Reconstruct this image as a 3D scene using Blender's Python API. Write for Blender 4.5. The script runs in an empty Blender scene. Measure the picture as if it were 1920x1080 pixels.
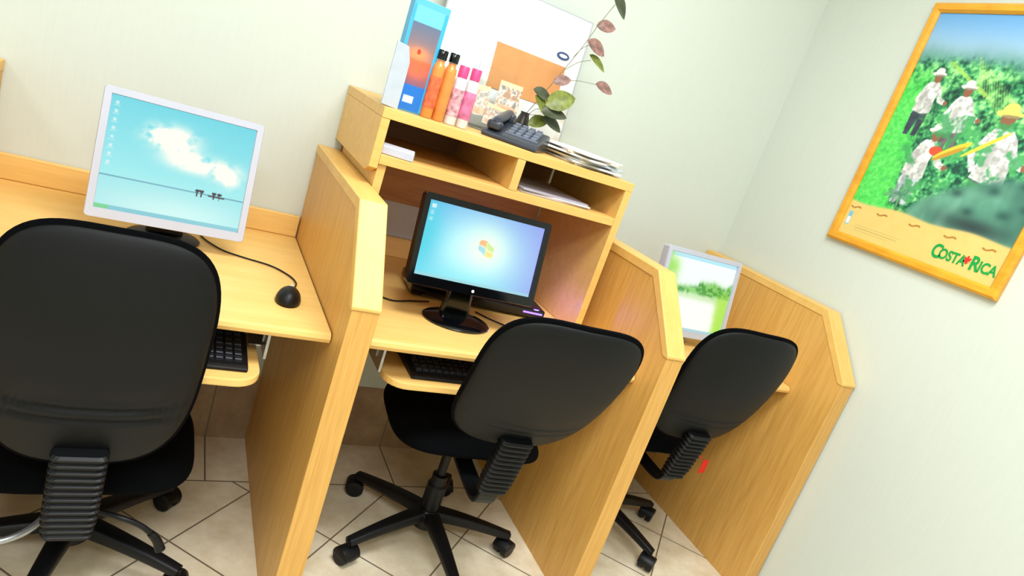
import bpy, bmesh, math, random
import numpy as np
from mathutils import Vector, Matrix, Euler
random.seed(4)
SC=bpy.context.scene
try:
    SC.view_settings.view_transform='Standard'
    SC.view_settings.look='None'
except Exception: pass
# ------------------------------------------------------------ helpers
def lin(c):
    return tuple(((x/255)/12.92 if x/255<=.04045 else (((x/255)+.055)/1.055)**2.4) for x in c)
def base_mat(name):
    m=bpy.data.materials.new(name); m.use_nodes=True
    return m,m.node_tree,m.node_tree.nodes['Principled BSDF']
def mat(name,rgb,rough=.5,metal=0,var=.06,scale=30,bump=0,spec=.5,bscale=None):
    m,nt,b=base_mat(name)
    c=lin(rgb)
    tc=nt.nodes.new('ShaderNodeTexCoord')
    nz=nt.nodes.new('ShaderNodeTexNoise'); nz.inputs['Scale'].default_value=scale; nz.inputs['Detail'].default_value=4
    nt.links.new(tc.outputs['Object'],nz.inputs['Vector'])
    r=nt.nodes.new('ShaderNodeValToRGB')
    r.color_ramp.elements[0].position=.3; r.color_ramp.elements[1].position=.7
    r.color_ramp.elements[0].color=(*[x*(1-var) for x in c],1); r.color_ramp.elements[1].color=(*[min(1,x*(1+var)) for x in c],1)
    nt.links.new(nz.outputs['Fac'],r.inputs['Fac']); nt.links.new(r.outputs['Color'],b.inputs['Base Color'])
    b.inputs['Roughness'].default_value=rough; b.inputs['Metallic'].default_value=metal
    b.inputs['Specular IOR Level'].default_value=spec
    if bump:
        n2=nt.nodes.new('ShaderNodeTexNoise'); n2.inputs['Scale'].default_value=bscale or scale*8
        nt.links.new(tc.outputs['Object'],n2.inputs['Vector'])
        bp=nt.nodes.new('ShaderNodeBump'); bp.inputs['Strength'].default_value=bump; bp.inputs['Distance'].default_value=.002
        nt.links.new(n2.outputs['Fac'],bp.inputs['Height']); nt.links.new(bp.outputs['Normal'],b.inputs['Normal'])
    return m
def wood(name,rgb_a,rgb_b,scl,rough=.32,fine=1.0,mixf=.4):
    m,nt,b=base_mat(name)
    tc=nt.nodes.new('ShaderNodeTexCoord'); mp=nt.nodes.new('ShaderNodeMapping'); mp.inputs['Scale'].default_value=scl
    nt.links.new(tc.outputs['Object'],mp.inputs['Vector'])
    n1=nt.nodes.new('ShaderNodeTexNoise'); n1.inputs['Scale'].default_value=1; n1.inputs['Detail'].default_value=6; n1.inputs['Distortion'].default_value=.6
    n2=nt.nodes.new('ShaderNodeTexNoise'); n2.inputs['Scale'].default_value=6*fine; n2.inputs['Detail'].default_value=3
    nt.links.new(mp.outputs['Vector'],n1.inputs['Vector']); nt.links.new(mp.outputs['Vector'],n2.inputs['Vector'])
    mx=nt.nodes.new('ShaderNodeMix'); mx.data_type='FLOAT'; mx.inputs[0].default_value=mixf
    nt.links.new(n1.outputs['Fac'],mx.inputs[2]); nt.links.new(n2.outputs['Fac'],mx.inputs[3])
    r=nt.nodes.new('ShaderNodeValToRGB'); r.color_ramp.elements[0].position=.36; r.color_ramp.elements[1].position=.62
    r.color_ramp.elements[0].color=(*lin(rgb_a),1); r.color_ramp.elements[1].color=(*lin(rgb_b),1)
    nt.links.new(mx.outputs[0],r.inputs['Fac']); nt.links.new(r.outputs['Color'],b.inputs['Base Color'])
    b.inputs['Roughness'].default_value=rough
    return m
def art_mat(name,emit=0,rough=.35):
    m,nt,b=base_mat(name)
    a=nt.nodes.new('ShaderNodeVertexColor'); a.layer_name='Col'
    if emit:
        nt.links.new(a.outputs['Color'],b.inputs['Emission Color']); b.inputs['Emission Strength'].default_value=emit
        b.inputs['Base Color'].default_value=(.01,.01,.01,1)
    else: nt.links.new(a.outputs['Color'],b.inputs['Base Color'])
    b.inputs['Roughness'].default_value=rough
    return m
def link(o): SC.collection.objects.link(o); return o
def obj(name,me,mats=None,parent=None,loc=(0,0,0),rot=(0,0,0),smooth=None):
    o=bpy.data.objects.new(name,me); link(o)
    if mats is not None and me is not None and not me.materials:
        for m in (mats if isinstance(mats,(list,tuple)) else [mats]): me.materials.append(m)
    o.location=loc; o.rotation_euler=rot
    if parent is not None: o.parent=parent
    if smooth is not None and me is not None:
        for p in me.polygons: p.use_smooth=True
        if smooth<3:
            try: me.set_sharp_from_angle(angle=smooth)
            except Exception: pass
    return o
def thing(o,label,cat,group=None):
    o['label']=label; o['category']=cat
    if group: o['group']=group
    return o
def empty(name,loc=(0,0,0),rz=0):
    o=bpy.data.objects.new(name,None); link(o); o.empty_display_size=.05; o.location=loc; o.rotation_euler=(0,0,rz); return o
def finish(bm,name):
    bmesh.ops.recalc_face_normals(bm,faces=bm.faces[:])
    me=bpy.data.meshes.new(name); bm.to_mesh(me); bm.free(); return me
def boxm(x0,x1,y0,y1,z0,z1,bev=0,seg=2,name='box'):
    bm=bmesh.new(); bmesh.ops.create_cube(bm,size=1)
    for v in bm.verts: v.co=Vector(((x0+x1)/2+v.co.x*(x1-x0),(y0+y1)/2+v.co.y*(y1-y0),(z0+z1)/2+v.co.z*(z1-z0)))
    if bev: bmesh.ops.bevel(bm,geom=bm.edges[:],offset=bev,segments=seg,affect='EDGES',profile=.5)
    return finish(bm,name)
def prism(poly,a0,a1,axis='x',bev=0,seg=2,name='prism'):
    bm=bmesh.new()
    def co(p,a):
        return {'x':(a,p[0],p[1]),'y':(p[0],a,p[1]),'z':(p[0],p[1],a)}[axis]
    A=[bm.verts.new(co(p,a0)) for p in poly]; B=[bm.verts.new(co(p,a1)) for p in poly]
    n=len(poly)
    bm.faces.new(A); bm.faces.new(B[::-1])
    for i in range(n): bm.faces.new((A[i],A[(i+1)%n],B[(i+1)%n],B[i]))
    bmesh.ops.recalc_face_normals(bm,faces=bm.faces[:])
    if bev: bmesh.ops.bevel(bm,geom=bm.edges[:],offset=bev,segments=seg,affect='EDGES',profile=.5)
    return finish(bm,name)
def rrect(w,h,r,n=6,cx=0,cy=0):
    pts=[]
    for sx,sy,a0 in ((1,1,0),(-1,1,90),(-1,-1,180),(1,-1,270)):
        for i in range(n+1):
            a=math.radians(a0+90*i/n); pts.append((cx+sx*(w/2-r)+r*math.cos(a),cy+sy*(h/2-r)+r*math.sin(a)))
    return pts
def lathe(prof,n=24,name='lathe',cx=0,cy=0):
    bm=bmesh.new(); rings=[]
    for r,z in prof:
        rings.append([bm.verts.new((cx+max(r,1e-5)*math.cos(2*math.pi*i/n),cy+max(r,1e-5)*math.sin(2*math.pi*i/n),z)) for i in range(n)])
    for a,b in zip(rings,rings[1:]):
        for i in range(n): bm.faces.new((a[i],a[(i+1)%n],b[(i+1)%n],b[i]))
    bm.faces.new(rings[0][::-1]); bm.faces.new(rings[-1])
    return finish(bm,name)
def smooth_path(P,n=8):
    P=[Vector(p) for p in P]; Q=[P[0]]+P+[P[-1]]; out=[]
    for i in range(1,len(Q)-2):
        for k in range(n):
            t=k/n; p0,p1,p2,p3=Q[i-1:i+3]
            out.append(.5*((2*p1)+(-p0+p2)*t+(2*p0-5*p1+4*p2-p3)*t*t+(-p0+3*p1-3*p2+p3)*t**3))
    out.append(P[-1]); return out
def sweep(P,section,scales=None,up=(1,0,0),name='sweep'):
    bm=bmesh.new(); rings=[]
    for i,p in enumerate(P):
        t=(P[min(i+1,len(P)-1)]-P[max(i-1,0)]).normalized()
        u=Vector(up); u=(u-t*u.dot(t))
        if u.length<1e-4: u=Vector((0,1,0)); u=u-t*u.dot(t)
        u.normalize(); w=t.cross(u)
        s=scales[i] if scales else 1
        sx,sy=s if isinstance(s,tuple) else (s,s)
        rings.append([bm.verts.new(p+u*a*sx+w*b*sy) for a,b in section])
    n=len(section)
    for a,b in zip(rings,rings[1:]):
        for i in range(n): bm.faces.new((a[i],a[(i+1)%n],b[(i+1)%n],b[i]))
    bm.faces.new(rings[0][::-1]); bm.faces.new(rings[-1])
    return finish(bm,name)
def circ(r,n=10): return [(r*math.cos(2*math.pi*i/n),r*math.sin(2*math.pi*i/n)) for i in range(n)]
def tube(P,r,n=8,sm=6,scales=None,name='tube'):
    Q=smooth_path(P,sm)
    if scales: scales=[scales[0]+(scales[1]-scales[0])*i/(len(Q)-1) for i in range(len(Q))]
    return sweep(Q,circ(r,n),scales,up=(0,0,1),name=name)
def join(meshes,name='joined'):
    bm=bmesh.new()
    for me,M,mi in meshes:
        n0=len(bm.verts); f0=len(bm.faces)
        bm.from_mesh(me); bm.verts.ensure_lookup_table(); bm.faces.ensure_lookup_table()
        if M is not None: bmesh.ops.transform(bm,matrix=M,verts=bm.verts[n0:])
        for f in bm.faces[f0:]: f.material_index=mi
        bpy.data.meshes.remove(me)
    me=bpy.data.meshes.new(name); bm.to_mesh(me); bm.free(); return me
def T(x=0,y=0,z=0): return Matrix.Translation((x,y,z))
def RZ(a): return Matrix.Rotation(a,4,'Z')
def RX(a): return Matrix.Rotation(a,4,'X')
def RY(a): return Matrix.Rotation(a,4,'Y')
def copy_tree(o,parent=None):
    c=o.copy(); SC.collection.objects.link(c)
    if parent is not None: c.parent=parent
    for ch in o.children: copy_tree(ch,c)
    return c
class Canvas:
    def __init__(s,W,H,bg=(255,255,255)):
        s.W,s.H=W,H; s.a=np.ones((H,W,3))*np.array(bg,float); s.y,s.x=np.mgrid[0:H,0:W]; s.x=s.x/(W-1); s.y=s.y/(H-1)
    def put(s,mask,c,al=1.):
        m=(np.clip(mask.astype(float),0,1)*al)[...,None]; s.a=s.a*(1-m)+np.array(c,float)*m
    def rect(s,x0,y0,x1,y1,c,al=1): s.put((s.x>=x0)&(s.x<=x1)&(s.y>=y0)&(s.y<=y1),c,al)
    def ell(s,cx,cy,rx,ry,c,al=1,ang=0):
        dx,dy=s.x-cx,(s.y-cy); ca,sa=math.cos(ang),math.sin(ang)
        s.put(((dx*ca+dy*sa)/rx)**2+((-dx*sa+dy*ca)/ry)**2<=1,c,al)
    def soft(s,cx,cy,rx,ry,c,al=1): s.put(np.exp(-(((s.x-cx)/rx)**2+((s.y-cy)/ry)**2)),c,al)
    def poly(s,P,c,al=1,tex=None):
        ins=np.zeros(s.x.shape,bool); n=len(P)
        for i in range(n):
            (x1,y1),(x2,y2)=P[i],P[(i+1)%n]
            if y1==y2: continue
            cnd=((s.y>=min(y1,y2))&(s.y<max(y1,y2))&(s.x<(s.y-y1)*(x2-x1)/(y2-y1)+x1)); ins^=cnd
        s.put(ins,c,al)
        if tex is not None: s.put(ins*(tex-.42).clip(0,1)*4,tuple(k*.7 for k in c),.8)
    def blur(s,k=1):
        for _ in range(k):
            a=np.pad(s.a,((1,1),(1,1),(0,0)),'edge')
            s.a=(a[1:-1,1:-1]*2+a[:-2,1:-1]+a[2:,1:-1]+a[1:-1,:-2]+a[1:-1,2:])/6
    def noise(s,fx,fy,seed,oct=4):
        rg=np.random.RandomState(seed); out=np.zeros(s.x.shape); amp=1; tot=0
        for o in range(oct):
            gx,gy=int(fx*2**o)+2,int(fy*2**o)+2; g=rg.rand(gy+1,gx+1)
            X=s.x*(gx-1.001); Y=s.y*(gy-1.001); i=X.astype(int); j=Y.astype(int); u=X-i; v=Y-j
            u=u*u*(3-2*u); v=v*v*(3-2*v)
            out+=amp*(g[j,i]*(1-u)*(1-v)+g[j,i+1]*u*(1-v)+g[j+1,i]*(1-u)*v+g[j+1,i+1]*u*v); tot+=amp; amp*=.55
        return out/tot
    def mesh(s,w,h,name):
        W,H=s.W,s.H
        V=np.stack([(s.x-.5)*w,np.zeros_like(s.x),(.5-s.y)*h],-1).reshape(-1,3)
        idx=np.arange(W*H).reshape(H,W)
        F=np.stack([idx[1:,:-1],idx[1:,1:],idx[:-1,1:],idx[:-1,:-1]],-1).reshape(-1,4)
        me=bpy.data.meshes.new(name); me.from_pydata(V.tolist(),[],F.tolist())
        c=np.clip(s.a/255,0,1); l=np.where(c<=.04045,c/12.92,((c+.055)/1.055)**2.4).reshape(-1,3)
        at=me.color_attributes.new('Col','FLOAT_COLOR','POINT')
        at.data.foreach_set('color',np.concatenate([l,np.ones((len(l),1))],1).astype(np.float32).ravel())
        return me
def text_mesh(s,size,name,ext=.0004,sx=1,bold=.03):
    cu=bpy.data.curves.new(name,'FONT'); cu.body=s; cu.size=size; cu.extrude=ext; cu.align_x='CENTER'; cu.align_y='CENTER'; cu.offset=size*bold
    o=bpy.data.objects.new(name,cu); link(o); bpy.context.view_layer.update()
    me=bpy.data.meshes.new_from_object(o.evaluated_get(bpy.context.evaluated_depsgraph_get()))
    bpy.data.objects.remove(o); me.name=name
    me.transform(Matrix.Diagonal((sx,1,1,1))); me.transform(RX(math.pi/2)); return me
# ------------------------------------------------------------ materials
M_div=wood('wood_vertical_grain',(205,152,74),(222,172,92),(90,60,3.4),rough=.45,fine=.4,mixf=.55)
M_top=wood('wood_worktop',(233,187,106),(241,198,120),(2.5,40,40),rough=.4)
M_trim=wood('wood_trim',(224,177,94),(236,192,110),(30,6,6),rough=.45)
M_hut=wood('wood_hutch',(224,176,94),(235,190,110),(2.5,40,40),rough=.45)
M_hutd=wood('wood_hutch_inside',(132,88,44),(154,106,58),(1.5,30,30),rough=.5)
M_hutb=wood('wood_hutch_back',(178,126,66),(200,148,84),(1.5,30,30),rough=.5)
M_blk=mat('black_plastic',(8,9,12),.45,var=.1,scale=60,spec=.3)
M_fab=mat('black_fabric',(5,6,8),.95,var=.35,scale=500,bump=.4,spec=.06)
M_shell=mat('chair_shell_plastic',(6,8,11),.50,var=.10,scale=400,bump=.25,spec=.24)
M_gloss=mat('black_gloss',(6,7,10),.12,var=.05,scale=10)
M_white=mat('white_plastic',(226,228,236),.35,var=.02,scale=10)
M_silver=mat('silver_plastic',(190,194,210),.35,var=.02,scale=10)
M_paper=mat('white_paper',(244,244,240),.7,var=.02,scale=15)
M_metal=mat('bracket_metal',(170,172,176),.35,metal=.8,var=.08,scale=80)
M_gold=wood('poster_frame_wood',(222,150,30),(240,176,52),(4,12,12),rough=.3)
def wall_material(name,rgb,g=.03):
    m,nt,b=base_mat(name)
    tc=nt.nodes.new('ShaderNodeTexCoord')
    n1=nt.nodes.new('ShaderNodeTexNoise'); n1.inputs['Scale'].default_value=1.3
    mp=nt.nodes.new('ShaderNodeMapping'); mp.inputs['Scale'].default_value=(120,120,10)
    n2=nt.nodes.new('ShaderNodeTexNoise'); n2.inputs['Scale'].default_value=1; n2.inputs['Detail'].default_value=3
    nt.links.new(tc.outputs['Object'],n1.inputs['Vector']); nt.links.new(tc.outputs['Object'],mp.inputs['Vector']); nt.links.new(mp.outputs['Vector'],n2.inputs['Vector'])
    mx=nt.nodes.new('ShaderNodeMix'); mx.data_type='FLOAT'; mx.inputs[0].default_value=.6
    nt.links.new(n1.outputs['Fac'],mx.inputs[2]); nt.links.new(n2.outputs['Fac'],mx.inputs[3])
    r=nt.nodes.new('ShaderNodeValToRGB'); c=lin(rgb); r.color_ramp.elements[0].position=.3; r.color_ramp.elements[1].position=.7
    r.color_ramp.elements[0].color=(*[x*(1-g) for x in c],1); r.color_ramp.elements[1].color=(*[x*(1+g) for x in c],1)
    nt.links.new(mx.outputs[0],r.inputs['Fac']); nt.links.new(r.outputs['Color'],b.inputs['Base Color'])
    bp=nt.nodes.new('ShaderNodeBump'); bp.inputs['Strength'].default_value=.12; bp.inputs['Distance'].default_value=.002
    nt.links.new(n2.outputs['Fac'],bp.inputs['Height']); nt.links.new(bp.outputs['Normal'],b.inputs['Normal'])
    b.inputs['Roughness'].default_value=.8
    return m
M_wall=wall_material('wallpaper_pale',(210,217,209),.02)
M_ceil=wall_material('ceiling_paint',(238,240,240))
def tile_material(name,wallmode=False):
    m,nt,b=base_mat(name); N=nt.nodes.new; L=nt.links.new
    tc=N('ShaderNodeTexCoord'); sp=N('ShaderNodeSeparateXYZ'); L(tc.outputs['Object'],sp.inputs[0])
    def math_(op,a,b_=None,v=None):
        n=N('ShaderNodeMath'); n.operation=op
        if isinstance(a,(int,float)): n.inputs[0].default_value=a
        else: L(a,n.inputs[0])
        if b_ is not None:
            if isinstance(b_,(int,float)): n.inputs[1].default_value=b_
            else: L(b_,n.inputs[1])
        return n.outputs[0]
    X,Y=sp.outputs[0],sp.outputs[1]; s=.2992
    def edge(w):
        f=math_('FRACT',math_('ADD',w,.5)); f=math_('ABSOLUTE',math_('SUBTRACT',f,.5)); return math_('LESS_THAN',f,.0080)
    g2=edge(math_('MULTIPLY',math_('ADD',X,.187),1/.30))
    if wallmode: g=g2
    else:
        xs=math_('ADD',X,-.149); ys=math_('ADD',Y,.497)
        u=math_('MULTIPLY',math_('ADD',xs,ys),.70711/s); v=math_('MULTIPLY',math_('SUBTRACT',xs,ys),.70711/s)
        g1=math_('MAXIMUM',edge(u),edge(v))
        bd=math_('GREATER_THAN',Y,-.238)
        line=math_('LESS_THAN',math_('ABSOLUTE',math_('ADD',Y,.238)),.0025)
        mg=N('ShaderNodeMix'); mg.data_type='FLOAT'; L(bd,mg.inputs[0]); L(g1,mg.inputs[2]); L(g2,mg.inputs[3])
        g=math_('MAXIMUM',mg.outputs[0],line)
    n1=N('ShaderNodeTexNoise'); n1.inputs['Scale'].default_value=9; n1.inputs['Detail'].default_value=8; n1.inputs['Roughness'].default_value=.65; L(tc.outputs['Object'],n1.inputs['Vector'])
    r=N('ShaderNodeValToRGB'); r.color_ramp.elements[0].position=.35; r.color_ramp.elements[1].position=.65
    ca,cb=((218,201,170),(244,233,208)) if not wallmode else ((152,122,94),(180,152,122))
    r.color_ramp.elements[0].color=(*lin(ca),1); r.color_ramp.elements[1].color=(*lin(cb),1); L(n1.outputs['Fac'],r.inputs['Fac'])
    mc=N('ShaderNodeMix'); mc.data_type='RGBA'; L(g,mc.inputs[0]); L(r.outputs['Color'],mc.inputs[6]); mc.inputs[7].default_value=(*lin((120,106,86)),1)
    L(mc.outputs[2],b.inputs['Base Color']); b.inputs['Roughness'].default_value=.35
    bp=N('ShaderNodeBump'); bp.inputs['Strength'].default_value=.4; bp.inputs['Distance'].default_value=.002; bp.invert=True
    L(g,bp.inputs['Height']); L(bp.outputs['Normal'],b.inputs['Normal'])
    return m
M_floor=tile_material('ceramic_floor_tiles'); M_skirt=tile_material('ceramic_skirting',True)
# ------------------------------------------------------------ room
XR=1.611; XL=-3.2; YF=-4.4; ZC=2.75
def struct(name,me,m):
    o=obj(name,me,m); o['kind']='structure'; return o
struct('floor',boxm(XL-.1,XR+.1,YF-.1,.1,-.1,0),M_floor)
struct('ceiling',boxm(XL-.1,XR+.1,YF-.1,.1,ZC,ZC+.1),M_ceil)
struct('wall_back',boxm(XL-.1,XR+.1,0,.1,0,ZC),M_wall)
struct('wall_right',boxm(XR,XR+.1,YF,0,0,ZC),M_wall)
struct('wall_left',boxm(XL-.1,XL,YF,0,0,ZC),M_wall)
struct('wall_front',boxm(XL-.1,XR+.1,YF-.1,YF,0,ZC),M_wall)
struct('baseboard_back',boxm(XL,XR,-.0018,0,0,.24),M_skirt)
# ------------------------------------------------------------ dividers
TH=.065; Hh=1.03; DY=.799; HC=.84; DA=.632
def build_divider():
    e=empty('desk_divider')
    ins=.027
    body=prism([(-.002,0),(-.002,Hh-ins),(-DA+.011,Hh-ins),(-DY+.020,HC-.008),(-DY+.003,HC-.008),(-DY+.003,0)],-TH+.0025,-.0025,'x',bev=.0012,seg=1,name='panel')
    obj('panel',body,M_div,e)
    P=[(-.002,Hh),(-DA,Hh),(-DY,HC),(-DY+.001,HC-.008)]
    Q=[(-DY+.023,HC-.008),(-DA+.013,Hh-.027),(-.002,Hh-.027)]
    tr=prism(P+Q,-TH,0,'x',bev=.0026,seg=2,name='trim')
    obj('trim',tr,M_trim,e)
    return e
d0=build_divider(); thing(d0,'tall maple wood desk divider panel with slanted front corner','divider','carrel dividers')
divs=[d0]
for x in (0,.860,1.6035):
    c=copy_tree(d0); c.location=(x,0,0); divs.append(c)
X0=-.826
d0.location=(X0,0,0)
divs[1]['label']='maple desk divider beside the wooden shelf unit'
divs[3]['label']='maple desk divider standing against the side wall'
# ------------------------------------------------------------ desks
def build_desk(x0,x1,trayx0,trayx1,trayy,tz=.632,lab='',dep=.714):
    e=empty('computer_desk',((x0+x1)/2,0,0)); w=(x1-x0)/2-.001
    bm_=prism([(-.003,.710),(-.003,.735),(-dep+.010,.735),(-dep+.003,.731),(-dep,.7225),(-dep+.003,.714),(-dep+.010,.710)],-w,w,'x')
    obj('worktop',bm_,M_top,e)
    obj('backsplash',boxm(-w,w,-.021,-.003,.7355,.802,.003),M_top,e)
    cx=(x0+x1)/2; a,b=trayx0-cx,trayx1-cx
    r=.055; pts=[(b,-.25),(a,-.25)]
    for i in range(7):
        t=math.radians(180+90*i/6); pts.append((a+r+r*math.cos(t),trayy+r+r*math.sin(t)))
    for i in range(7):
        t=math.radians(270+90*i/6); pts.append((b-r+r*math.cos(t),trayy+r+r*math.sin(t)))
    tr=obj('keyboard_tray',prism(pts,tz-.018,tz,'z',bev=.003,name='tray'),M_top,e)
    d=dep-.714
    for sx,xx in ((1,a-.012),(-1,b+.012)):
        sl=join([(boxm(xx-.006,xx+.006,-.62-d,-.25,.655,.700),None,0),(boxm(min(xx,xx+sx*.03),max(xx,xx+sx*.03),-.60-d,-.3,tz+.001,tz+.005),None,0),(boxm(xx-.003,xx+.003,-.66-d,-.3,tz,.7095),None,0),(boxm(min(xx,xx-sx*.025),max(xx,xx-sx*.025),-.66-d,-.3,.7045,.7095),None,0)],'slide')
        obj('drawer_slide',sl,M_metal,tr)['label']='grey metal drawer slide bracket'
    thing(e,lab,'desk'); return e
build_desk(X0,-TH,-.70,-.195,-.768,lab='maple computer desk with pull-out keyboard tray and silver monitor')
build_desk(0,.860-TH,.095,.70,-.705,lab='maple computer desk with shelf unit and black monitor on it')
build_desk(.860,1.6035-TH,.93,1.38,-.60,lab='maple computer desk between dividers near the side wall',dep=.635)
# ------------------------------------------------------------ hutch
h=empty('desk_shelf_unit',(0,0,0))
hx0,hx1=-.020,.742; hy=-.458
obj('top_board',boxm(hx0,hx1,hy,-.003,1.197,1.222,.0012),M_hut,h)
obj('shelf_board',boxm(hx0+.022,hx1-.024,hy+.001,-.003,1.087,1.110,.0012),M_hut,h)
obj('side_panel',prism([(-.003,1.06),(-.003,1.1965),(hy+.001,1.1965),(hy+.001,1.075),(hy+.04,1.06)],hx0,hx0+.0215,'x',bev=.001,seg=1),M_hut,h)
obj('side_panel',boxm(hx1-.0235,hx1,hy,-.022,.736,1.1965,.001),M_hut,h)
obj('side_panel',boxm(.004,.0255,hy+.01,-.022,.736,1.0865,.001),M_hut,h)
obj('partition',boxm(.358,.382,hy+.001,-.012,1.1105,1.1965,.001),M_hut,h)
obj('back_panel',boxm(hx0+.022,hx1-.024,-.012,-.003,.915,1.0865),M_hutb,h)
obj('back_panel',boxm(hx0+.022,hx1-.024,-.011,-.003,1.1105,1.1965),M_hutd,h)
thing(h,'maple shelf unit with two cubbies holding bottles and brochures','shelf')
# ------------------------------------------------------------ office chair
def pillow(a,b,n,tf,tb,bend,vb,taper,nr=20,na=72,grooves=()):
    def pt(r,th,side):
        c,s=math.cos(th),math.sin(th)
        x=a*r*math.copysign(abs(c)**(2/n),c); z=b*r*math.copysign(abs(s)**(2/n),s)
        x*=1+taper*z/b
        hgt=max(0,1-r**4)**.5
        y=bend*(x/a)**2+vb*math.cos(z/b*2.2)
        y+= tf*hgt if side>0 else -tb*hgt
        if side<0:
            for gz,gd,gw in grooves: y+=gd*math.exp(-((z-gz-.05*(x/a)**2*b)/gw)**2)*hgt
        return (x,y,z)
    bm=bmesh.new()
    rs=[math.sin(math.pi/2*i/nr) for i in range(1,nr+1)]
    def side(sd,outer=None):
        c=bm.verts.new(pt(0,0,sd)); prev=None
        for r in rs:
            last=(r==rs[-1])
            ring=outer if (last and outer) else [bm.verts.new(pt(r,2*math.pi*i/na,sd)) for i in range(na)]
            if prev is None:
                for i in range(na): bm.faces.new((c,ring[i],ring[(i+1)%na]))
            else:
                for i in range(na): bm.faces.new((prev[i],ring[i],ring[(i+1)%na],prev[(i+1)%na]))
            prev=ring
        return prev
    o=side(1); side(-1,o)
    return finish(bm,'pillow')
CM={}
def build_chair(drop,tilt,bz,bw=.190,bh=.226,lever=False,sup=.7,z0=.380,gd=.003,sw=.084):
    e=empty('office_chair'); ta=math.radians(tilt)
    if 'seat' not in CM:
        s_=pillow(.222,.218,3.4,.038,.030,-.02,0,0); s_.transform(RX(math.pi/2)); CM['seat']=s_
        p_=pillow(.202,.198,3.4,.004,.026,-.02,0,0,nr=10); p_.transform(RX(math.pi/2)); CM['pan']=p_
    st=obj('seat',CM['seat'],M_fab,e,(0,-.005,.445-drop),smooth=4)
    obj('seat_pan',CM['pan'],M_blk,st,(0,0,-.014),smooth=4)
    pz=.405; py=-.240
    cy=py-(bz-pz)*math.tan(ta)-.01
    b=obj('backrest',pillow(bw,bh,3.4,.036,.010,.025,-.012,.05),M_fab,e,(0,cy,bz-drop),(ta,0,0),smooth=4)
    obj('back_shell',pillow(bw*.968,bh*.965,3.4,.006,.022,.025,-.012,.05,nr=90,na=96,grooves=((-.098,gd,.0045),(-.124,gd,.0045),(-.08,gd*.4,.018))),M_shell,b,(0,-.004,0),smooth=4)
    z1=bz-bh*math.cos(ta)+.055
    y1=cy+(bz-z1)*math.tan(ta)-.030
    y0=y1+(z1-z0)*math.tan(ta*sup)
    A=Vector((0,y1,z1-drop)); B=Vector((0,y0,z0-drop))
    Ln=(A-B).length; K=max(8,int(Ln/.0145)); N=4*K
    R=[A.lerp(B,i/N) for i in range(N+1)]
    sc=[]
    for i in range(N+1):
        k=(1.0,1.0) if (i%4) in (1,2) else (.90,.70)
        t=i/N; f=1-.12*max(0,t-.75)/.25
        sc.append((k[0]*f,k[1]*f))
    obj('back_support',sweep(R,rrect(sw,.042,.014,3),sc,name='bellows'),M_blk,e)['label']='ribbed black plastic back support'
    bar=smooth_path([(0,y0-.002,z0+.02-drop),(0,y0+.03,min(z0,.372)+.002-drop),(0,-.16,.366-drop),(0,-.08,.372-drop)],6)
    mech=join([(boxm(-.075,.075,-.12,.11,.372,.402,.008),T(0,0,-drop),0),(sweep(bar,rrect(.052,.014,.004,3)),None,0),(boxm(-.05,.05,-.055,.055,.345,.374,.008),T(0,0,-drop),0)],'mechanism')
    obj('tilt_mechanism',mech,M_blk,e)
    col=lathe([(.030,.085),(.030,.20),(.024,.205),(.024,.235),(.014,.237),(.014,.349-drop)] if drop<.05 else [(.030,.085),(.030,.19),(.024,.195),(.024,.215),(.014,.217),(.014,.349-drop)],20)
    obj('gas_column',col,M_blk,e,smooth=.6)
    if lever:
        obj('lever',join([(tube([(.05,-.19,.372),(.09,-.21,.372),(.13,-.215,.355),(.155,-.22,.335)],.006,8,5),T(0,0,-drop),0),(tube([(.150,-.22,.340),(.165,-.222,.322),(.175,-.225,.300)],.011,10,4,scales=(.7,1)),T(0,0,-drop),0)],'lever'),M_blk,e,smooth=.8)
        obj('lever',tube([(-.03,-.16,.272),(-.06,-.22,.262),(-.10,-.25,.256),(-.16,-.26,.252)],.007,8,5),M_metal,e,smooth=.8)['label']='grey metal adjustment lever'
    if 'base' not in CM:
        parts=[(lathe([(.028,.055),(.042,.06),(.044,.105),(.034,.118),(.031,.118)],24),None,0)]
        for k in range(5):
            Pp=[Vector((.03+.245*t,0,.098-.030*t**1.6)) for t in [i/8 for i in range(9)]]
            parts.append((sweep(Pp,rrect(.050,.038,.012,3),[(1-.42*i/8,1-.38*i/8) for i in range(9)],up=(0,1,0)),RZ(math.radians(72*k)),0))
        CM['base']=join(parts,'base')
        wheel=[(.004,-.010),(.024,-.010),(.027,-.007),(.027,.007),(.024,.010),(.004,.010)]
        cm=[]
        for sx in (-1,1): cm.append((lathe(wheel,20),T(0,sx*.015,.0275)@RX(math.pi/2),0))
        hood=[]
        for i in range(11):
            a=math.radians(-10+200*i/10); hood.append((.029*math.cos(a)+.003,.030+.026*math.sin(a)))
        cm.append((prism(hood,-.027,.027,'y',bev=.003),None,0))
        cm.append((lathe([(.008,.045),(.008,.075)],12),None,0))
        CM['caster']=join(cm,'caster'); CM['caster'].materials.append(M_blk)
    base=obj('star_base',CM['base'],M_blk,e,smooth=.6)
    for k in range(5):
        a=math.radians(72*k); obj('caster',CM['caster'],None,base,(.272*math.cos(a),.272*math.sin(a),0.0005),(0,0,a+.6+k*1.1),smooth=.6)
    return e,base
def place(cb,x,y,th,basea,label):
    c,base=cb
    c.location=(x,y,0); c.rotation_euler=(0,0,math.radians(th-90)); base.rotation_euler=(0,0,math.radians(basea-(th-90)))
    return thing(c,label,'chair','office chairs')
place(build_chair(.098,5,.780,bw=.180,bh=.248,lever=True,z0=.390,gd=.007,sw=.094),-.493,-.540,91,-31,'black swivel chair with ribbed support at the silver monitor desk')
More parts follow.
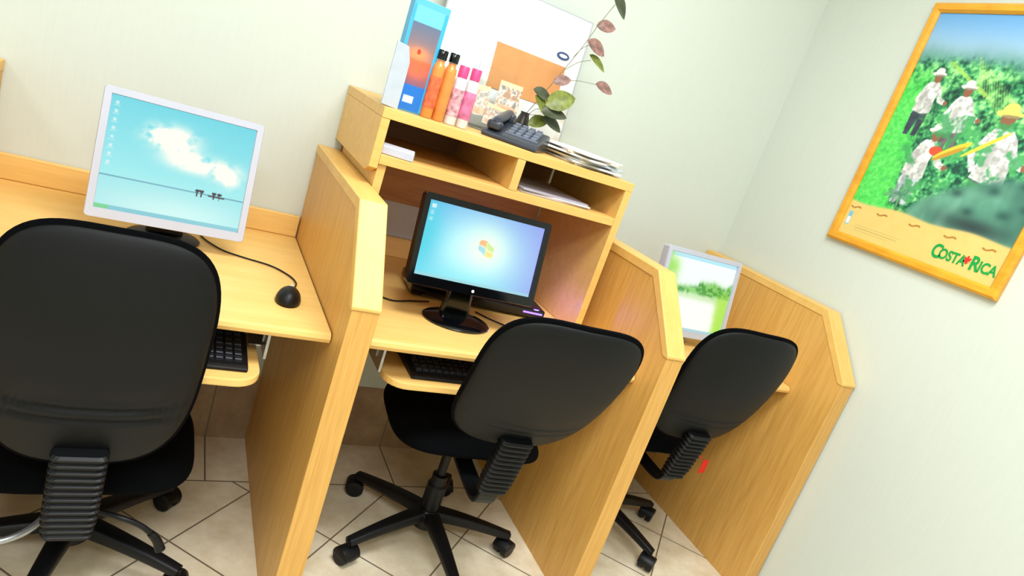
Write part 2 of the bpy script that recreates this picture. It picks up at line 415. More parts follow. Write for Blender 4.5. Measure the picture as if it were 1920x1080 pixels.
place(build_chair(0,26,.748,bw=.188,sup=.5,z0=.425),.426,-.495,84,128,'black swivel chair reclined at the desk with shelf unit')
ch3=place(build_chair(0,18,.744,bw=.184,z0=.405),1.130,-.400,85,0,'black swivel chair with red tag near the side wall')
tag=obj('tag',join([(boxm(-.018,.018,-.001,.001,-.05,0,.0005,1),None,0),(tube([(0,0,-.004),(-.012,.03,.004),(-.035,.06,.0)],.0018,6,4),None,0)],'tag'),mat('red_tag',(235,25,25),.5),ch3,(.196,-.215,.426),(0,0,.3)); tag['label']='small red hanging tag'
# ------------------------------------------------------------ monitors
def screen_sea():
    c=Canvas(190,150)
    t=c.y[...,None]; c.a=np.array((112,214,228))*(1-t)+np.array((180,242,240))*t
    n=c.noise(6,5,3); n2=c.noise(14,12,8)
    e1=np.exp(-(((c.x-.45)/.16)**2+((c.y-.27)/.12)**2)**1.3)+np.exp(-(((c.x-.30)/.10)**2+((c.y-.26)/.07)**2))*.8
    e2=np.exp(-(((c.x-.62)/.22)**2+((c.y-.44)/.09)**2)**1.3)+np.exp(-(((c.x-.86)/.10)**2+((c.y-.50)/.10)**2))
    m=np.clip((n*.5+n2*.5-.34)*5,0,1)*np.clip(e1+e2,0,1)*1.5
    c.put(m,(253,253,240))
    sea=c.y>.70; w=c.noise(3,40,7,3)[...,None]
    c.a=np.where(sea[...,None],np.array((152,230,234))*(1-w*.18)+w*38,c.a)
    c.rect(0,.697,1,.711,(92,150,176),.85); c.soft(.5,.95,.6,.19,(214,250,246),.9)
    for x in (.66,.69,.78,.82): 
        c.rect(x-.004,.68,x+.004,.735,(60,50,50)); c.ell(x,.68,.018,.014,(70,60,70))
    c.rect(.74,.70,.86,.712,(70,60,60))
    for i in range(8): c.rect(.03,.05+.075*i,.05,.075+.075*i,(225,240,240),.8); c.rect(.02,.083+.075*i,.06,.09+.075*i,(225,240,240),.6)
    c.rect(0,.965,1,1,(140,206,216)); c.rect(0,.965,.09,1,(130,215,150))
    return c
def screen_flag():
    c=Canvas(220,130)
    d=np.exp(-(((c.x-.44)/.48)**2+((c.y-.58)/.60)**2))[...,None]
    b=np.array((84,165,220))*(1-c.x[...,None])+np.array((140,150,230))*c.x[...,None]
    c.a=b*(1-d)+np.array((190,254,250))*d
    c.soft(.0,.45,.14,.6,(60,206,222),.8); c.soft(.35,1.0,.45,.22,(136,242,242),.6); c.soft(.53,.48,.2,.3,(240,255,240),.8)
    for (x0,y0,col) in ((-1,-1,(240,130,60)),(1,-1,(170,210,80)),(-1,1,(90,190,230)),(1,1,(248,205,60))):
        xx=c.x-.535; yy=c.y-.47-.03*np.sin(xx*28)
        msk=(xx*x0>.003)&(xx*x0<.055+.012*np.cos(yy*12))&(yy*y0>.006)&(yy*y0<.105-abs(xx)*.6)
        c.put(msk,col,.85)
    c.soft(.54,.47,.15,.24,(252,255,214),.42)
    c.rect(.02,.04,.055,.10,(235,240,240),.8); c.rect(.02,.13,.05,.19,(160,220,230),.8); c.rect(.02,.22,.05,.27,(200,230,235),.6)
    c.rect(0,.955,1,1,(160,210,216),.7)
    c.blur(1)
    return c
def screen_park():
    c=Canvas(170,150,(240,250,246))
    c.rect(0,.0,1,.05,(178,226,240)); 
    n=c.noise(10,9,5); n2=c.noise(26,22,6); e=c.noise(7,1,8)
    def sm(v,k=26): return 1/(1+np.exp(-v*k))
    tree=sm(c.y-(.30+.14*e+.06*n2-.10*(c.x>.5)*c.x),60)*sm(.50-c.y,80)
    c.put(tree,(122,200,92),.95)
    c.put(tree*(n2-.40).clip(0,1)*5,(50,140,52),.85)
    c.put(sm(.16-c.x,40)*sm(.46-c.y,40)*sm(c.y-.08,40)*(.3+n),(150,220,80),.9)
    c.put(sm(c.y-.49,80)*sm(.57-c.y,60),(190,226,164),.9); c.soft(.45,.76,.42,.16,(255,252,244),.95)
    c.put(sm(c.x-(.86-.05*n),50)*sm(c.y-.45,30),(168,226,80),.95); c.put(sm(.05-c.x,80),(150,216,100),.7)
    c.put(sm(c.y-.62)*sm(.80-c.x,40)*sm(c.x-.08,40),(250,249,243),.85); c.rect(0,.96,1,1,(120,182,198),.6)
    return c
def build_monitor(loc,yaw,tilt,w,hh,bez,canvas,frame_m,base_m,label,emit,chin=0.0,base_r=.09,logo=None,boff=.01):
    e=empty('computer_monitor',(loc[0],loc[1],0),yaw)
    e.location.z=.736; zc=loc[2]-.736
    fr=rrect(w,hh,.008,4)
    sw,shh=w-2*bez,hh-2*bez-chin; so=chin/2
    bm=bmesh.new()
    inner=rrect(sw,shh,.001,4,0,so); n=len(fr)
    def ring(pts,y): return [bm.verts.new((p[0],y,p[1])) for p in pts]
    a=ring([(x*.992,z*.992) for x,z in fr],-.016); a2=ring(fr,-.012); bck=ring(fr,.014); bk2=ring([(x*.86,z*.82) for x,z in fr],.045)
    i1=ring(inner,-.016); i2=ring(inner,-.009)
    for r0,r1 in ((a,a2),(a2,bck),(bck,bk2),(a,i1),(i1,i2)):
        for i in range(n): bm.faces.new((r0[i],r0[(i+1)%n],r1[(i+1)%n],r1[i]))
    bm.faces.new(bk2); bm.faces.new(i2)
    me=finish(bm,'case')
    case=obj('case',me,frame_m,e,(0,0,zc),(-tilt,0,0))
    s=obj('screen',canvas.mesh(sw-.002,shh-.002,'screen'),art_mat('screen_image',emit,.2),case,(0,-.0095,so)); s['label']='lit desktop picture on the display'
    if logo: obj('badge',logo,M_white,case,(0,-.0165,-hh/2+bez*.5+chin*.3))
    back=.03
    neck=sweep([Vector((0,back+.012,.006)),Vector((0,back+.014,zc*.4)),Vector((0,back+.01,zc*.85))],rrect(.07,.022,.008,3),[(1.25,1.1),(1,1),(1,1)],name='neck')
    obj('stand_neck',neck,base_m,e)
    bp=lathe([(base_r,.0005),(base_r+.002,.004),(base_r-.004,.009),(.05,.014),(.03,.016)],40); bp.transform(Matrix.Diagonal((1.1,.88,1,1)))
    obj('stand_base',bp,base_m,e,(0,boff,0),smooth=.7)
    thing(e,label,'monitor'); return e
build_monitor((-.418,-.30,.929),.05,.20,.344,.298,.016,screen_sea(),M_silver,M_blk,'silver-framed square monitor showing a blue sea and clouds',1.0,chin=.006,base_r=.075,boff=.04)
build_monitor((.303,-.525,.944),-.06,.22,.362,.232,.016,screen_flag(),M_gloss,M_gloss,'glossy black widescreen monitor with blue coloured-flag desktop',1.08,chin=.008,base_r=.085,logo=join([(lathe([(.004,0),(.004,.0006)],16),RX(math.pi/2),0)],'badge'))
build_monitor((1.221,-.36,.913),0,.20,.346,.300,.016,screen_park(),M_silver,M_silver,'silver-framed square monitor showing a green park picture',1.05,chin=.006,base_r=.07,boff=.05)
bx=empty('desktop_computer',(.432,-.31,.736),-.09)
obj('case',boxm(-.215,.215,-.075,.08,.006,.034,.006),M_gloss,bx)
for sx in (-.19,.19):
    obj('foot',boxm(sx-.015,sx+.015,-.06,.06,0,.0065),M_blk,bx)
mb,nt,b_=base_mat('blue_light'); b_.inputs['Emission Color'].default_value=(.12,.06,1,1); b_.inputs['Emission Strength'].default_value=6; b_.inputs['Base Color'].default_value=(.1,.1,.9,1)
obj('power_light',boxm(.140,.205,-.0765,-.0745,.020,.025),mb,bx)
LL=bpy.data.lights.new('glow','POINT'); LL.energy=.45; LL.color=(.22,.12,1); LL.shadow_soft_size=.01
lo=bpy.data.objects.new('glow_light',LL); link(lo); lo.parent=bx; lo.location=(.20,-.05,.060)
thing(bx,'slim glossy black desktop computer with blue power light','computer')
# ------------------------------------------------------------ mouse, cables, keyboards
def mouse(x,y,rz,label):
    e=empty('computer_mouse',(x,y,.7355),rz)
    bm=bmesh.new(); bmesh.ops.create_uvsphere(bm,u_segments=28,v_segments=16,radius=1)
    for v in bm.verts:
        px,py,pz=v.co
        X=.029*px*(1-.12*(py>0)*py); Yv=.047*math.copysign(abs(py)**.85,py); Z=.034*max(pz,-.05)*(1-.18*py) 
        v.co=(X,Yv,max(Z,0)+.001)
    obj('body',finish(bm,'mouse'),M_blk,e,smooth=4)
    obj('scroll_wheel',join([(lathe([(.003,-.003),(.009,-.003),(.009,.003),(.003,.003)],16),T(0,.022,.024)@RY(math.pi/2),0)],'wheel'),M_silver,e)
    thing(e,label,'mouse'); return e
mouse(-.144,-.553,math.radians(-12),'small black computer mouse on the maple desk')
cab=tube([(-.33,-.14,.7385),(-.33,-.20,.7385),(-.285,-.275,.7385),(-.235,-.305,.7385),(-.165,-.335,.7385),(-.125,-.385,.7385),(-.112,-.43,.7385),(-.120,-.47,.7385),(-.133,-.508,.744)],.0022,8,8)
thing(obj('mouse_cable',cab,M_blk,smooth=4),'thin black mouse cable curving across the desk','cable')
cab=tube([(.10,-.30,.7385),(.10,-.40,.7385),(.14,-.44,.7385),(.20,-.42,.7385),(.26,-.40,.7385)],.0022,8,8)
thing(obj('monitor_cable',cab,M_blk,smooth=4),'black cable looping on desk behind black monitor','cable')
cab=tube([(.40,-.42,.7385),(.43,-.46,.7385),(.47,-.50,.7385),(.46,-.55,.7385),(.42,-.56,.7385)],.0022,8,8)
thing(obj('monitor_cable',cab,M_blk,smooth=4),'black cable coil beside round monitor foot','cable')
M_key=mat('key_plastic',(26,28,34),.5)
def keyboard(x0,x1,yc,z,label):
    w=x1-x0; e=empty('computer_keyboard',((x0+x1)/2,yc,z))
    obj('body',prism([(-.08,0),(.08,0),(.08,.022),(.06,.024),(-.07,.012),(-.08,.008)],-w/2,w/2,'x',bev=.002,seg=1),M_blk,e)
    rows=[(.052,.0235),(.024,.0212),(.005,.0195),(-.014,.0177),(-.033,.016),(-.052,.0142)]
    for nm,xa,xb in (('main_keys',-w/2+.014,w/2-.100),('number_pad',w/2-.084,w/2-.010)):
        ks=[]
        for ry,rz in rows:
            x=xa; ks.append((boxm(xa,xb-.003,ry-.007,ry+.007,rz-.004,rz-.0005),None,0))
            while x+.0155<=xb:
                ks.append((boxm(x,x+.0155,ry-.0075,ry+.0075,rz-.003,rz+.006,.0015,1),None,0))
                x+=.0185
        ks.append((boxm(xa+.002,xb-.004,-.055,.055,.006,.0135),None,0))
        obj(nm,join(ks,'keys'),M_key,e)
    thing(e,label,'keyboard'); return e
keyboard(-.66,-.222,-.655,.6325,'black keyboard on the pull-out tray')
keyboard(.16,.60,-.60,.6325,'black keyboard on the tray under the shelf-unit desk')
keyboard(.94,1.36,-.51,.6325,'black keyboard on the tray near the side wall')
# ------------------------------------------------------------ framed poster on right wall
def poster():
    c=Canvas(360,480)
    yy_=c.y[...,None]
    c.a=np.array((104,168,228))*(1-yy_*5).clip(0,1)+np.array((190,216,234))*(yy_*5).clip(0,1)
    n=c.noise(16,20,2,5); n2=c.noise(45,60,9,3); n3=c.noise(6,8,21,4); n4=c.noise(70,90,31,2)
    def sm(v,k=60): return 1/(1+np.exp(-v*k))
    c.put(sm(c.y-(.115+.05*c.noise(4,1,12))),(134,176,190)); c.put(sm(c.y-(.135+.06*c.noise(9,1,13)+.02*n2)),(84,158,130),.9)
    fol=sm(c.y-(.155+.07*c.noise(10,1,15)+.03*n2),110)[...,None]
    g=(n*.5+n2*.3+n4*.2)[...,None]
    k=((g-.36)/.26).clip(0,1)
    leaf=np.array((10,62,50))*(1-k)**2+2*k*(1-k)*np.array((36,146,84))+k*k*np.array((170,245,150))
    leaf=leaf*(.78+.5*n3[...,None])
    c.a=c.a*(1-fol)+leaf*fol
    lawn=sm(-(c.x-(.10+.22*(c.y-.3)+.10*n)))*sm(c.y-.32+.1*n2)*(c.y<.9)
    c.put(lawn,(76,216,86)); c.put(lawn*(n2-.3).clip(0,1)*1.6,(130,240,120),.9); c.put(lawn*(n4-.5).clip(0,1)*4,(50,180,76),.4)
    for q in range(14):
        x0=.36+.02*q; c.poly([(x0,.17+.010*q),(x0+.006,.17+.010*q),(x0+.09,.30+.01*q),(x0+.084,.305+.01*q)],(205,228,110),.45)
    c.poly([(.2,.2),(.22,.195),(.5,.31),(.49,.325)],(190,225,90),.6)
    def person(x,yy,s,lean=0,sh=(242,242,240),hat=(238,236,228),pants=(60,60,80)):
        L=lean*s
        c.poly([(x-.02*s,yy+.10*s),(x+.05*s,yy+.10*s),(x+.052*s,yy+.16*s),(x+.04*s,yy+.235*s),(x+.012*s,yy+.235*s),(x+.008*s,yy+.165*s),(x-.012*s,yy+.235*s),(x-.04*s,yy+.235*s),(x-.044*s,yy+.15*s)],pants,1,n2)
        c.poly([(x-.044*s+L,yy+.032*s),(x-.025*s+L,yy+.016*s),(x+.025*s+L,yy+.014*s),(x+.050*s+L,yy+.034*s),(x+.052*s,yy+.08*s),(x+.060*s,yy+.138*s),(x+.01*s,yy+.146*s),(x-.050*s,yy+.136*s),(x-.046*s,yy+.08*s)],sh,1,n2)
        c.poly([(x+.026*s+L,yy+.024*s),(x+.052*s+L,yy+.034*s),(x+.074*s+L,yy+.07*s),(x+.108*s+L,yy+.084*s),(x+.104*s+L,yy+.102*s),(x+.062*s+L,yy+.092*s)],sh,1,n4); c.ell(x+.112*s+L,yy+.092*s,.012*s,.009*s,(150,96,70))
        c.poly([(x-.044*s+L,yy+.034*s),(x-.028*s+L,yy+.04*s),(x-.046*s+L,yy+.085*s),(x-.028*s+L,yy+.118*s),(x-.042*s+L,yy+.126*s),(x-.072*s+L,yy+.088*s)],sh,1,n4)
        c.soft(x-.02*s,yy+.09*s,.02*s,.04*s,tuple(q*.66 for q in sh),.7); c.soft(x+.04*s,yy+.12*s,.015*s,.03*s,tuple(q*.7 for q in sh),.6)
        hx=x+1.5*L
        c.ell(hx+.004*s,yy-.002*s,.022*s,.021*s,(146,94,68)); c.ell(hx,yy-.017*s,.042*s,.009*s,hat); c.ell(hx,yy-.027*s,.025*s,.015*s,hat); c.ell(hx+.01*s,yy-.011*s,.032*s,.004*s,(120,104,90),.7)
    person(.16,.27,1.05,.01,pants=(60,70,90)); person(.40,.31,1.15,-.01,pants=(120,100,110)); person(.29,.50,1.30,.02,pants=(206,216,222))
    person(.70,.40,1.7,-.015,hat=(240,214,110),pants=(90,110,100))
    c.put((c.y<.80)*(c.y>.40)*(n-.53).clip(0,1)*12*sm(c.x-.18),(56,156,88),.8)
    c.ell(.37,.56,.040,.020,(214,80,50)); c.ell(.46,.545,.10,.016,(235,205,60),1,-.45); c.ell(.45,.56,.09,.010,(200,150,50),1,-.45); c.ell(.62,.50,.12,.009,(238,210,70),1,-.55)
    for i in range(12):
        a=i*2.4; x=.27+.08*math.cos(a)*(.3+.05*i); y0=.765+.04*math.sin(a)*(.3+.05*i); c.ell(x,y0,.028,.008,(50+i*5,110+i*4,100),.7,a); c.ell(x,y0,.020,.003,(140,190,170),.5,a)
    # big smooth grey-green basket cloth in the foreground
    edge=.845-.30*np.sqrt(((c.x-.36)/.75).clip(0,1))+.008*n
    bm_=sm(c.y-edge,120)*sm(c.x-.37,90)
    c.put(bm_,(86,148,126)); 
    c.put(bm_*sm(c.y-edge-.02,60)*sm(edge+.06-c.y,60),(128,188,160),.7)
    c.put(bm_*(c.noise(5,7,44,3)-.42).clip(0,1)*3,(52,100,90),.7); c.put(bm_*(c.noise(9,5,46,2)-.52).clip(0,1)*4,(150,200,178),.5)
    for x,y0,r in ((.60,.70,.035),(.78,.66,.04),(.92,.62,.035),(.70,.76,.035),(.88,.74,.04),(.97,.70,.035)): c.soft(x,y0,r,r*.5,(34,78,72),.8)
    c.soft(.76,.81,.20,.035,(34,52,56),.85)
    top=.842+.006*np.sin(c.x*14)-.005*c.x
    c.put(sm(c.y-top,400),(240,204,124)); c.put((c.y>top)*(n-.3).clip(0,1)*1.5,(226,188,104),.5); c.put(sm(c.y-.93,100),(218,204,120),.45)
    for x in (.05,.24,.46,.68,.90):
        for q in range(14):
            c.ell(x-.032+q*.005,.872+.004*math.sin(q*.45),.005,.0032,(160,104,40),.9)
    c.rect(.02,.895,.05,.955,(120,190,225)); c.rect(.025,.92,.045,.95,(240,245,245))
    for q,(a,b) in enumerate(((.10,.42),(.10,.40),(.10,.34))): c.rect(a,.945+.011*q,b,.9475+.011*q,(196,166,100),.8)
    c.blur(1)
    return c
PW,PH=.591,.800; fw=.030
po=empty('framed_poster',(XR-.002,-.455-PW/2,1.25+PH/2),0); po.rotation_euler=(0,0,-math.pi/2)
o_=[(-PW/2,-PH/2),(PW/2,-PH/2),(PW/2,PH/2),(-PW/2,PH/2)]
def frame_bar(p,q,pi,qi):
    bm=bmesh.new()
    prof=[(0,0),(0,-.014),(.25,-.021),(.75,-.021),(1,-.012),(1,0)]
    A=[bm.verts.new((p[0]+(pi[0]-p[0])*s,y,p[1]+(pi[1]-p[1])*s)) for s,y in prof]
    B=[bm.verts.new((q[0]+(qi[0]-q[0])*s,y,q[1]+(qi[1]-q[1])*s)) for s,y in prof]
    k=len(prof)
    for i in range(k): bm.faces.new((A[i],A[(i+1)%k],B[(i+1)%k],B[i]))
    bm.faces.new(A); bm.faces.new(B[::-1]); return finish(bm,'bar')
i_=[(x-math.copysign(fw,x),z-math.copysign(fw,z)) for x,z in o_]
fr=join([(frame_bar(o_[k],o_[(k+1)%4],i_[k],i_[(k+1)%4]),None,0) for k in range(4)],'frame')
obj('frame',fr,M_gold,po)
pic=obj('print',poster().mesh(PW-2*fw+.002,PH-2*fw+.002,'print'),art_mat('poster_print',0,.25),po,(0,-.008,0)); pic['label']='coffee pickers harvest picture'
Mg=mat('poster_green_ink',(0,160,70),.4); Mr=mat('poster_red_ink',(225,50,40),.4)
iw=PW-2*fw; ih=PH-2*fw
def put_text(s,size,cs,ct,m,sx=1,bold=.030):
    return obj('lettering',text_mesh(s,size,'lettering',sx=sx,bold=bold),m,po,((cs-.5)*iw,-.0088,(.5-ct)*ih))
put_text('C',.058,.652,.941,Mg,.74); put_text('OSTA',.043,.744,.944,Mg,.74)
put_text('R',.058,.872,.941,Mg,.78); put_text('ICA',.043,.942,.944,Mg,.74)
put_text('*',.050,.826,.948,Mr,.9)
thing(po,'gold-framed travel poster of coffee pickers on the wall','poster')
# ------------------------------------------------------------ items on the shelf unit
ZT=1.2225
bb=empty('brochure_box',(.043,-.385,ZT),.10)
obj('body',boxm(-.047,.047,-.014,.016,0,.262,.002),mat('cyan_card',(84,176,226),.4),bb)
c=Canvas(60,150,(70,160,220)); t=c.y[...,None]
c.a=np.where(t<.2,np.array((110,190,230)),np.where(t<.52,np.array((96,112,140))*(1-(t-.2)*1.5)+np.array((235,120,80))*((t-.2)*1.5),np.array((225,100,60))*(1-(t-.5)*2)+np.array((40,80,170))*((t-.5)*2)))
c.soft(.45,.47,.3,.06,(255,150,90)); c.ell(.45,.45,.06,.025,(190,60,50)); c.soft(.5,.62,.3,.07,(240,110,70),.8); c.rect(0,.76,1,1,(30,110,200)); c.rect(.35,.86,.65,.93,(200,225,245)); c.rect(0,0,.06,1,(60,170,225)); c.rect(.9,0,1,1,(60,170,225)); c.rect(0,0,1,.05,(90,180,230))
obj('front_picture',c.mesh(.088,.256,'front'),art_mat('brochure_print'),bb,(0,-.0145,.131))
thing(bb,'tall blue brochure box with sunset beach picture','box')
cd=obj('grey_card',boxm(-.026,.026,-.002,.002,0,.15,.001),mat('grey_card',(180,190,202),.4),None,(-.003,-.428,ZT+.001),(-.12,.10,.45)); thing(cd,'pale grey card leaning on the blue brochure box','card')
def bottle(x,y,hgt,r,mbody,mcap,mlab,label,group,caph=.03):
    e=empty('bottle',(x,y,ZT))
    obj('body',lathe([(r*.9,.0005),(r,.004),(r,hgt*.72),(r*.9,hgt*.78),(r*.62,hgt*.81),(r*.62,hgt-caph)],24),mbody,e,smooth=.8)
    obj('cap',lathe([(r*.78,hgt-caph+.0005),(r*.8,hgt-.002),(r*.72,hgt)],24),mcap,e,smooth=.8)
    obj('label_band',lathe([(r+.0006,hgt*.15),(r+.0008,hgt*.16),(r+.0008,hgt*.6),(r+.0006,hgt*.61)],24),mlab,e,smooth=.8)
    thing(e,label,'bottle',group)
M_or=mat('orange_liquid',(228,138,66),.2,var=.1,scale=40); M_or2=mat('orange_label',(216,100,60),.4,var=.5,scale=60)
M_pk=mat('pink_plastic',(222,70,130),.35); M_cl=mat('clear_white_plastic',(226,214,216),.25); M_pl=mat('dark_pink_label',(206,150,160),.4,var=.7,scale=70); M_pl2=mat('pink_spotted_label',(226,120,160),.4,var=.5,scale=40)
bottle(.100,-.398,.168,.0155,M_or,M_gloss,M_or2,'orange bottle with black cap on the shelf unit','orange bottles',caph=.024)
bottle(.133,-.392,.170,.0155,M_or,M_gloss,M_or,'orange bottle with black cap on the shelf unit','orange bottles',caph=.024)
bottle(.168,-.388,.150,.0165,M_cl,M_pk,M_pl,'white bottle with pink cap and patterned label','pink capped bottles')
bottle(.204,-.382,.153,.0165,M_cl,M_pk,M_pl2,'white bottle with pink cap and pink label','pink capped bottles')
sh=empty('notice_board',(.417,-.10,ZT),0); sh.rotation_euler=(math.radians(-6),0,0)
obj('sheet',boxm(-.245,.240,-.003,.003,0,.42,.001),mat('notice_edge',(176,182,186),.6),sh)
c=Canvas(160,140,(234,237,238)); nn=c.noise(8,6,4); n3=c.noise(30,26,5)
c.soft(.62,.15,.3,.12,(248,226,208),.9); c.put((c.y>.55)&(c.x<.3),(216,226,234),.8); c.soft(.1,.2,.2,.3,(224,231,238),.8); c.put((c.y>.66)*(c.x>.3)*(nn-.42).clip(0,1)*5,(206,192,170),.6); c.put((c.y>.60)*(c.x<.3)*(n3-.5).clip(0,1)*5,(176,196,206),.6); c.rect(.298,0,.306,1,(190,196,202)); c.rect(.306,.30,1,.306,(214,218,220)); c.soft(.8,.3,.15,.1,(240,232,214),.6)
obj('printed_page',c.mesh(.475,.41,'page'),art_mat('page_print'),sh,(-.003,-.0036,.21))
obj('photo_card',boxm(-.062,.185,-.006,-.0042,.125,.260,.0005),mat('terracotta_card',(216,150,92),.5,var=.08,scale=20),sh)
obj('emblem',join([(lathe([(.020,0),(.020,.001),(.017,.0014)],28),T(.165,-.0045,.290)@RX(math.pi/2)@Matrix.Diagonal((1.15,.6,1,1)),0),(lathe([(.013,.0014),(.013,.002)],28),T(.165,-.0045,.290)@RX(math.pi/2)@Matrix.Diagonal((1.15,.4,1,1)),1)],'emblem'),[mat('navy_ink',(60,80,130),.4),M_paper],sh)['label']='dark blue oval emblem'
thing(sh,'large white notice sheet standing against the wall','notice')
ph=empty('telephone',(.385,-.345,ZT),math.radians(-38))
M_phg=mat('phone_dark_grey',(50,55,66),.3)
obj('body',prism([(-.08,0),(.075,0),(.075,.048),(.05,.050),(-.065,.020),(-.08,.012)],-.08,.08,'x',bev=.004),M_phg,ph)
ks=[(boxm(-.022,.072,-.05,.045,.0,.010),T(0,0,.018),0)]+[(boxm(-.018+.022*i,-.002+.022*i,-.045+.02*j,-.031+.02*j,.018+.0075*j,.034+.0075*j,.002,1),None,0) for i in range(4) for j in range(4)]
obj('keypad',join(ks,'keypad'),mat('key_grey',(112,120,136),.4),ph)
hs=tube([(-.052,-.07,.036),(-.052,-.055,.046),(-.052,0,.058),(-.052,.055,.070),(-.052,.072,.066)],.013,12,5)
obj('handset',join([(hs,None,0),(boxm(-.072,-.032,-.08,-.04,.022,.046,.008),None,0),(boxm(-.072,-.032,.04,.08,.046,.074,.008),None,0)],'handset'),M_phg,ph,smooth=.8)
thing(ph,'dark grey desk telephone on top of the shelf unit','telephone')
cs=empty('card_display',(.335,-.20,ZT),-.15)
mg,nt,b_=base_mat('clear_acrylic'); b_.inputs['Base Color'].default_value=(.9,.95,.97,1); b_.inputs['Transmission Weight'].default_value=1; b_.inputs['Roughness'].default_value=.05; b_.inputs['IOR'].default_value=1.2
obj('holder',join([(boxm(-.07,.07,-.004,-.0015,0,.18),RX(-.15),0),(boxm(-.07,.07,-.025,.03,0,.003),None,0)],'holder'),mg,cs)
def cardpic(seed,x,z,w,hh,rot,y,a=.7):
    c=Canvas(50,60,(236,232,222)); nn=c.noise(6,6,seed); c.put((nn-.46).clip(0,1)*8,(160,110,76),a); c.put((.44-nn).clip(0,1)*8,(96,88,80),a); c.rect(0,0,1,.15,(245,228,170)); c.rect(.1,.74,.9,.95,(235,176,130),a); c.blur(1)
    me=c.mesh(w,hh,'card')
    o=obj('picture_card',me,art_mat('card_print'),cs,(x,y,z),(-.15,rot,0)); return o
cardpic(3,.055,.110,.070,.09,0,.006); cardpic(8,-.030,.08,.06,.085,-.1,.003,.45); cardpic(12,.03,.05,.07,.06,.1,-.010,.5)
thing(cs,'clear stand holding printed cards behind the telephone','card stand')
cols=[(238,238,234),(206,214,224),(246,242,230),(186,196,206),(244,244,244),(222,210,196),(240,240,236)]
for i,(x,y,r) in enumerate(((.605,-.30,.25),(.625,-.325,-.05),(.595,-.30,.45),(.630,-.315,.12),(.590,-.335,.62),(.620,-.31,-.12),(.600,-.335,.38))):
    mg_=obj('magazine',boxm(-.085,.085,-.105,.105,0,.0052,.0008,1),mat('magazine_paper',cols[i],.45,var=.12,scale=40),None,(x,y,ZT+.0003+i*.0056),(0,0,r))
    thing(mg_,'thin pale magazine in a loose stack','magazine','magazines on the shelf unit')
pl=empty('leafy_branch',(.47,-.175,ZT))
obj('vase',lathe([(.018,.0005),(.024,.01),(.026,.04),(.018,.07),(.013,.085),(.015,.09)],24),mat('dark_vase',(52,50,44),.3,var=.05),pl,smooth=.8)
M_lf=mat('leaf_red_green',(134,100,92),.45,var=.55,scale=60); M_lg=mat('leaf_green',(112,122,48),.45,var=.5,scale=50); M_st=mat('stem_green',(120,118,92),.6); M_ld=mat('leaf_dark',(66,72,50),.45,var=.4,scale=30)
def leafmesh(L,W):
    bm=bmesh.new(); rows=[]
    for i in range(11):
        t=i/10; w=W*math.sin(math.pi*min(1,t**.85))**.75*.5+.0003
        rows.append([bm.verts.new((L*t-L/2,w*s,-.10*L*(t-.4)**2*2+.25*abs(s)*w)) for s in (-1,-.5,0,.5,1)])
    for a,b in zip(rows,rows[1:]):
        for j in range(4): bm.faces.new((a[j],a[j+1],b[j+1],b[j]))
    return finish(bm,'leaf')
LV=[((.590,-.30,1.667),.078,.054,M_ld,(1.1,.5,.2)),((.568,-.30,1.607),.066,.036,M_lf,(1.2,-.2,0)),((.560,-.30,1.545),.074,.040,M_lf,(1.2,.3,0)),((.580,-.30,1.508),.074,.028,M_lg,(1.0,.4,0)),
    ((.630,-.30,1.450),.068,.034,M_lf,(1.1,.15,0)),((.512,-.29,1.375),.100,.060,M_lg,(1.1,-.5,0)),((.455,-.29,1.345),.07,.045,M_lg,(.9,.7,0)),((.500,-.30,1.335),.09,.046,M_ld,(.8,-.1,0)),((.50,-.28,1.43),.060,.032,M_lf,(1.1,-.4,0)),((.455,-.28,1.375),.07,.036,M_ld,(1.0,.2,0)),((.515,-.28,1.305),.08,.042,M_ld,(.9,.3,0)),((.475,-.27,1.300),.07,.040,M_lg,(.9,-.5,0))]
o0=Vector((.47,-.175,ZT))
def rel(p): return tuple(Vector(p)-o0)
main=[(0,0,.08),rel((.485,-.24,1.40)),rel((.515,-.29,1.52)),rel((.540,-.30,1.60)),rel((.570,-.30,1.670))]
st=[tube(main,.0010,6,6)]
for p,q in (((.508,-.28,1.50),(.535,-.30,1.545)),((.50,-.27,1.46),(.555,-.30,1.508)),((.49,-.25,1.42),(.604,-.30,1.452)),((.48,-.22,1.35),(.48,-.28,1.36)),((.536,-.30,1.59),(.545,-.30,1.606)),((.49,-.25,1.42),(.50,-.28,1.43)),((.475,-.19,1.31),(.46,-.29,1.335)),((.472,-.18,1.305),(.50,-.27,1.31))):
    a,b=Vector(rel(p)),Vector(rel(q)); st.append(tube([a,(a+b)/2+Vector((0,0,.008)),b],.0008,6,4))
obj('stem',join([(m_,None,0) for m_ in st],'stem'),M_st,pl)
for p,L,W,m,r in LV: obj('leaf',leafmesh(L,W),m,pl,rel(p),r,smooth=4)
thing(pl,'branch of red and green leaves in a small dark vase','plant')
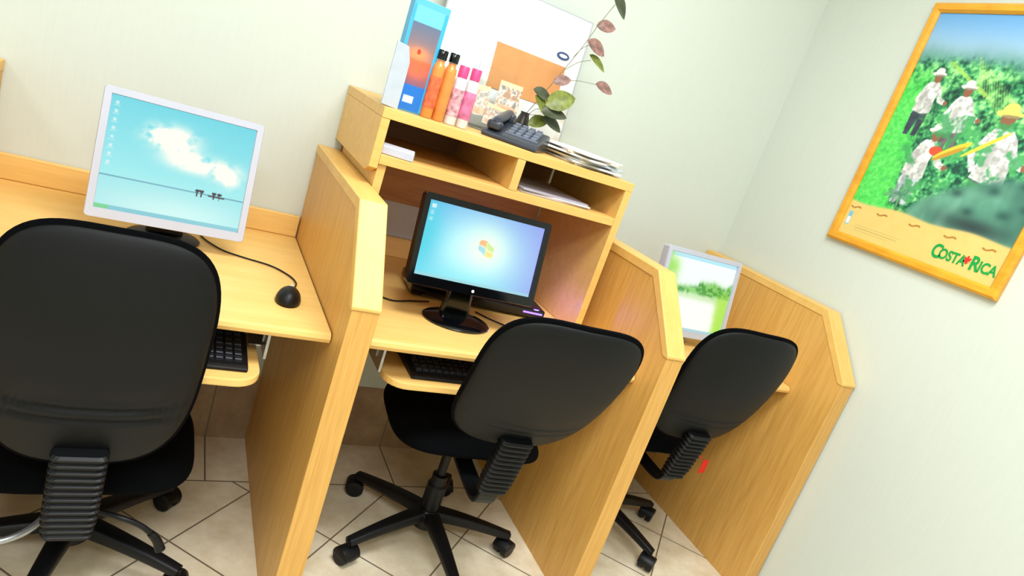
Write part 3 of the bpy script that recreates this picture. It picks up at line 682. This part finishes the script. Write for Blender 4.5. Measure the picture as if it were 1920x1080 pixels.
cal=obj('calculator',prism([(-.05,0),(.05,0),(.05,.006),(-.03,.026),(-.05,.020)],-.04,.04,'x',bev=.002),M_silver,None,(.058,-.395,1.1108),(0,0,-.25)); thing(cal,'small pale grey calculator in the shelf cubby','calculator')
for i,(x,r) in enumerate(((.52,.03),(.53,-.04),(.515,.08))):
    ev=obj('paper_folder',boxm(-.115,.115,-.12,.12,0,.004,.0005,1),mat('folder_paper',((190,184,190),(214,210,214),(170,168,184))[i],.6),None,(x,-.31,1.1105+.0003+i*.0043),(0,0,r)); thing(ev,'flat grey paper folder in the shelf cubby','folder','folders in the cubby')
# ------------------------------------------------------------ lights
def added_fixture(x,y,sx,sy,power):  # unseen panels added to light the room, no known source
    e=empty('added_ceiling_lamp',(x,y,ZC))
    obj('housing',boxm(-sx/2-.03,sx/2+.03,-sy/2-.03,sy/2+.03,-.05,-.001,.004),M_white,e)
    L=bpy.data.lights.new('added_lamp','AREA'); L.shape='RECTANGLE'; L.size=sx; L.size_y=sy; L.energy=power; L.color=(.965,.99,1)
    lo=bpy.data.objects.new('added_lamp_light',L); link(lo); lo.parent=e; lo.location=(0,0,-.056)
    thing(e,'unseen white ceiling panel added to light the room','added_lamp')
added_fixture(.2,-1.45,1.2,.6,54); added_fixture(-.6,-2.9,1.2,.6,50); added_fixture(-2.2,-2.0,.6,1.2,20)  # the panel behind the camera is added as fill
w=bpy.data.worlds.new('World'); SC.world=w; w.use_nodes=True; w.node_tree.nodes['Background'].inputs[0].default_value=(.9,.95,1,1); w.node_tree.nodes['Background'].inputs[1].default_value=.3
# ------------------------------------------------------------ camera
cam=bpy.data.cameras.new('camera'); co=bpy.data.objects.new('camera',cam); link(co)
r0=Vector((.86406,-.39016,.31807)); r1=Vector((.16838,-.37145,-.91306)); r2=Vector((.47439,.84250,-.25526))
Mx=Matrix((( r0.x,-r1.x,-r2.x,-.4339),(r0.y,-r1.y,-r2.y,-2.0589),(r0.z,-r1.z,-r2.z,1.3271),(0,0,0,1)))
co.matrix_world=Mx; cam.sensor_width=36; cam.lens=1246.7/1920*36; cam.clip_start=.02
SC.camera=co
